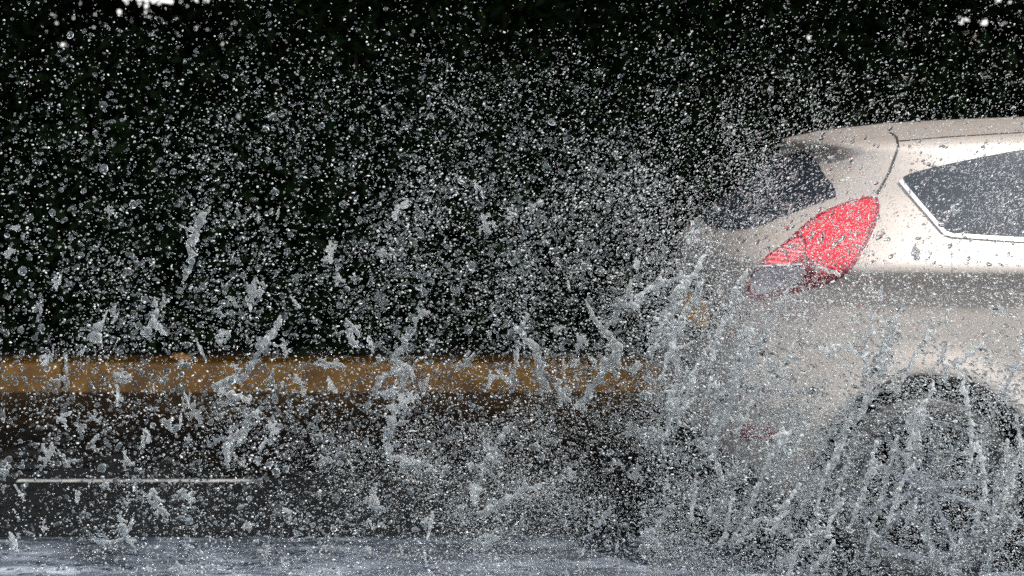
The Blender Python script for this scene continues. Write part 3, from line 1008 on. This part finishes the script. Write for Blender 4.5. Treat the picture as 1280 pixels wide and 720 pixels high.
ROPES = [
 ('tall bent rope of water crossing the yellow kerb, near the middle', [(545, 378), (520, 402), (508, 428), (497, 455), (512, 470), (500, 492), (492, 515), (482, 550), (486, 566), (505, 572), (530, 582), (542, 590)], 9, 5.5, .9, .22),
 ('short looped rope of water low on the yellow kerb beside the tall bent one', [(508, 455), (485, 470), (466, 488), (480, 494), (500, 490)], 8, 5.45, 1, .3),
 ('wavy rope of water over dark shrubs and kerb, just right of the middle', [(668, 375), (660, 400), (648, 415), (668, 432), (678, 452), (672, 470), (684, 478)], 7, 5.6, .9, .22),
 ('slanting rope of water in front of the kerb, close behind the car', [(790, 350), (775, 385), (760, 410), (772, 440), (752, 470), (735, 500), (715, 515)], 9, 5.4, 1.2, .3),
 ('broad rope of water running down past the amber number plate to the bumper', [(915, 300), (872, 335), (846, 370), (838, 420), (850, 455), (840, 490), (832, 540), (826, 590)], 10, 5.3, 1.1, .22),
 ('slanting rope of water under the tail lamp down across the bumper', [(985, 345), (960, 375), (942, 410), (925, 450), (905, 500), (886, 540), (870, 575)], 8, 5.3, .9, .16),
 ('rope of water between the plate and the lamp, reaching down the hatch', [(945, 320), (930, 345), (916, 372), (905, 400), (888, 430), (862, 470)], 7, 5.35, 1.0, .2),
 ('thin arched rope of water over the front edge of the rear wheel arch', [(1130, 395), (1105, 470), (1085, 505), (1068, 530), (1040, 575), (1018, 620), (1004, 650)], 5, 5.2, .7, .12),
 ('thin straight rope of water running down through the right half of the wheel', [(1236, 440), (1232, 500), (1226, 550), (1216, 600), (1200, 650), (1190, 690)], 5, 5.2, .7, .12),
 ('rope of water over the tyre at the right edge of the picture', [(1290, 450), (1268, 490), (1256, 540), (1262, 590), (1250, 650)], 5, 5.25, .8, .15),
 ('lacy rope of water between the wheel spokes', [(1150, 480), (1160, 510), (1140, 545), (1130, 580), (1165, 600), (1185, 560), (1180, 520)], 4, 5.3, .9, .15),
 ('ragged clump of water just left of the middle, hanging below the kerb', [(640, 530), (622, 552), (608, 580), (598, 612)], 9, 5.5, 1.2, .3),
 ('long low rope of water over the wake left of the bumper', [(690, 600), (660, 612), (625, 628), (600, 640), (570, 636), (545, 650)], 7, 5.4, 1.2, .3),
 ('ladder of small water beads climbing the dark shrubs on the left', [(262, 262), (250, 275), (243, 296), (234, 310), (238, 330), (228, 350)], 8, 5.5, 1.1, .2),
 ('clump of water beads above the left part of the kerb', [(128, 402), (118, 412), (112, 426), (130, 420)], 9, 5.4, 1.2, .2),
 ('rope of beads dropping onto the kerb left of the brown leaf', [(192, 372), (196, 392), (188, 412), (178, 420)], 7, 5.5, 1.1, .2),
 ('large splash of clumped water across the kerb right of the brown leaf', [(352, 395), (340, 415), (322, 440), (300, 470), (270, 482), (308, 500), (335, 488)], 10, 5.45, 1.4, .25),
 ('downward spray rope under the kerb left of the middle', [(330, 500), (312, 525), (296, 545), (288, 560)], 7, 5.5, 1.3, .3),
 ('beaded rope of water below the white lane line', [(160, 595), (150, 650), (155, 672), (190, 690)], 5, 5.4, 1.2, .2),
 ('flat drop chain resting just over the wake on the left', [(118, 676), (135, 677), (150, 675)], 5, 5.35, .6, .1),
 ('small hooked rope of water above the kerb between the middle and the left clump', [(440, 405), (436, 420), (445, 432), (452, 440)], 7, 5.5, 1., .2),
 ('ragged rope of water over the tail lamp edge onto the rear quarter', [(1010, 330), (1050, 345), (1062, 372), (1080, 392)], 4, 5.4, 1., .2),
 ('bright torn sheet of water high on the arch above the wheel', [(1000, 430), (1030, 438), (1060, 430), (1080, 445), (1110, 440)], 7, 5.3, 1.5, .3),
 ('torn sheet of water over the right side of the arch', [(1160, 450), (1190, 456), (1215, 446), (1250, 452)], 6, 5.3, 1.5, .3),
 ('foaming rope of water low beside the rear tyre', [(1010, 690), (980, 660), (950, 650), (930, 670), (900, 680)], 6, 5.2, 1.3, .3),
 ('rope of water curling below the bumper behind the reflector', [(890, 600), (860, 625), (835, 640), (815, 665), (790, 660)], 6, 5.3, 1.2, .25),
 ('upper rope of water in front of the hatch and the shrubs', [(868, 338), (840, 352), (812, 360), (790, 384), (770, 380)], 8, 5.4, 1.2, .25),
]
ROPES += [
 ('long straight rope of water from the lamp down past the reflector', [(975, 372), (950, 420), (928, 462), (912, 505), (896, 545), (884, 590), (878, 640)], 7, 5.15, .8, .14),
 ('long slanting rope of water from the hatch down behind the bumper', [(905, 385), (885, 425), (868, 465), (852, 505), (838, 560), (832, 610)], 7, 5.15, .9, .16),
 ('steep rope of water from the wheel arch to the rear tyre', [(1085, 490), (1062, 535), (1042, 580), (1025, 630), (1000, 680)], 6, 5.0, .8, .14),
]
for r_ in ROPES: water_rope(*r_)
def streams():
    g = random.Random(31)
    for i in range(52):
        u0, v0 = g.uniform(840, 1300), g.uniform(330, 600)
        L = g.uniform(70, 210); lean = g.uniform(-.65, -.25) if u0 < 1180 else g.uniform(-.4, .35)
        pts = [(u0, v0)]
        for k in range(4): pts.append((pts[-1][0] + lean * L / 4 + g.gauss(0, 4), pts[-1][1] + L / 4))
        water_rope('thin lumpy stream of water falling in front of the car side', pts, g.uniform(3.2, 6.2), g.uniform(4.85, 5.3), .8, .22, 'thin streams of water beside the car')
streams()
make_spray()

def clumps():
    g = random.Random(5)
    kinds = []
    for i in range(16):
        L = g.uniform(10, 30); a = g.uniform(1.0, 2.3)
        pts = [(0, 0)]
        for k in range(3):
            a += g.gauss(0, .6); pts.append((pts[-1][0] + math.cos(a) * L / 3, pts[-1][1] + math.sin(a) * L / 3))
        b = rope([(640 + x, 360 + y) for x, y in pts], g.uniform(4, 6.5), 5.5, 1.7, .8, False)
        me = lump_mesh('water_clump', b, 0.0018)
        c = sum((Vector(q[0]) for q in b), Vector()) / len(b)
        me.transform(Matrix.Translation(-c)); me.materials.append(M['strand']); kinds.append(me)
    n = 0
    while n < 280:
        u, v = g.uniform(-40, 1320), g.uniform(230, 735)
        d = 0.35 + 0.65 * min(1, max(0, (v - 230) / 250)) 
        if 800 < u and v < 400 and not u < 900: d *= 0.25
        if g.random() > d: continue
        Y = g.uniform(5.0, 5.8) if u > 780 else g.uniform(5.0, 6.6)
        o = bpy.data.objects.new('water_clump', g.choice(kinds)); COL.objects.link(o)
        o.location = P(u, v, Y)
        o.rotation_euler = (g.uniform(-.5, .5), g.uniform(0, 6.28) if g.random() < .5 else g.uniform(-.6, .6), g.uniform(0, 6.28))
        s = g.uniform(.4, 1.0); o.scale = (s, s, s)
        tag(o, 'small ragged clump of linked water drops flying in the spray', 'water splash', 'small clumps of water in the spray')
        n += 1
clumps()

def big_drops():
    g = random.Random(9)
    tv, tf = ico(3)
    meshes = []
    for i in range(10):
        s = Vector((g.uniform(.85, 1.2), g.uniform(.85, 1.1), g.uniform(.85, 1.25)))
        co = np.array([[(w[k] * s[k]) * (1 + 0.16 * noise.noise(Vector(w) * 1.3 + Vector((i * 7, 0, 0)))) for k in range(3)] for w in tv])
        me = np_mesh('water_drop', co, tf); me.materials.append(M['drop']); meshes.append(me)
    n = 0
    while n < 290:
        u, v = g.uniform(-20, 1300), g.uniform(10, 730)
        d = 0.15 + 0.85 * min(1, max(0, (v - 60) / 250))
        if u > 760: d *= 0.25
        if g.random() > d: continue
        Y = g.uniform(4.9, 5.8) if u > 780 else g.uniform(4.9, 6.4)
        o = bpy.data.objects.new('water_drop', g.choice(meshes)); COL.objects.link(o)
        o.location = P(u, v, Y)
        r = g.choice((2.2, 2.5, 2.8, 3.2, 3.6, 4.2, 5.2)) * Y / F * g.uniform(.85, 1.1)
        o.scale = (r, r, r); o.rotation_euler = (g.uniform(0, 6), g.uniform(0, 6), g.uniform(0, 6))
        tag(o, 'single large clear water drop flying in the spray', 'water drop', 'large water drops in the air')
        n += 1
big_drops()
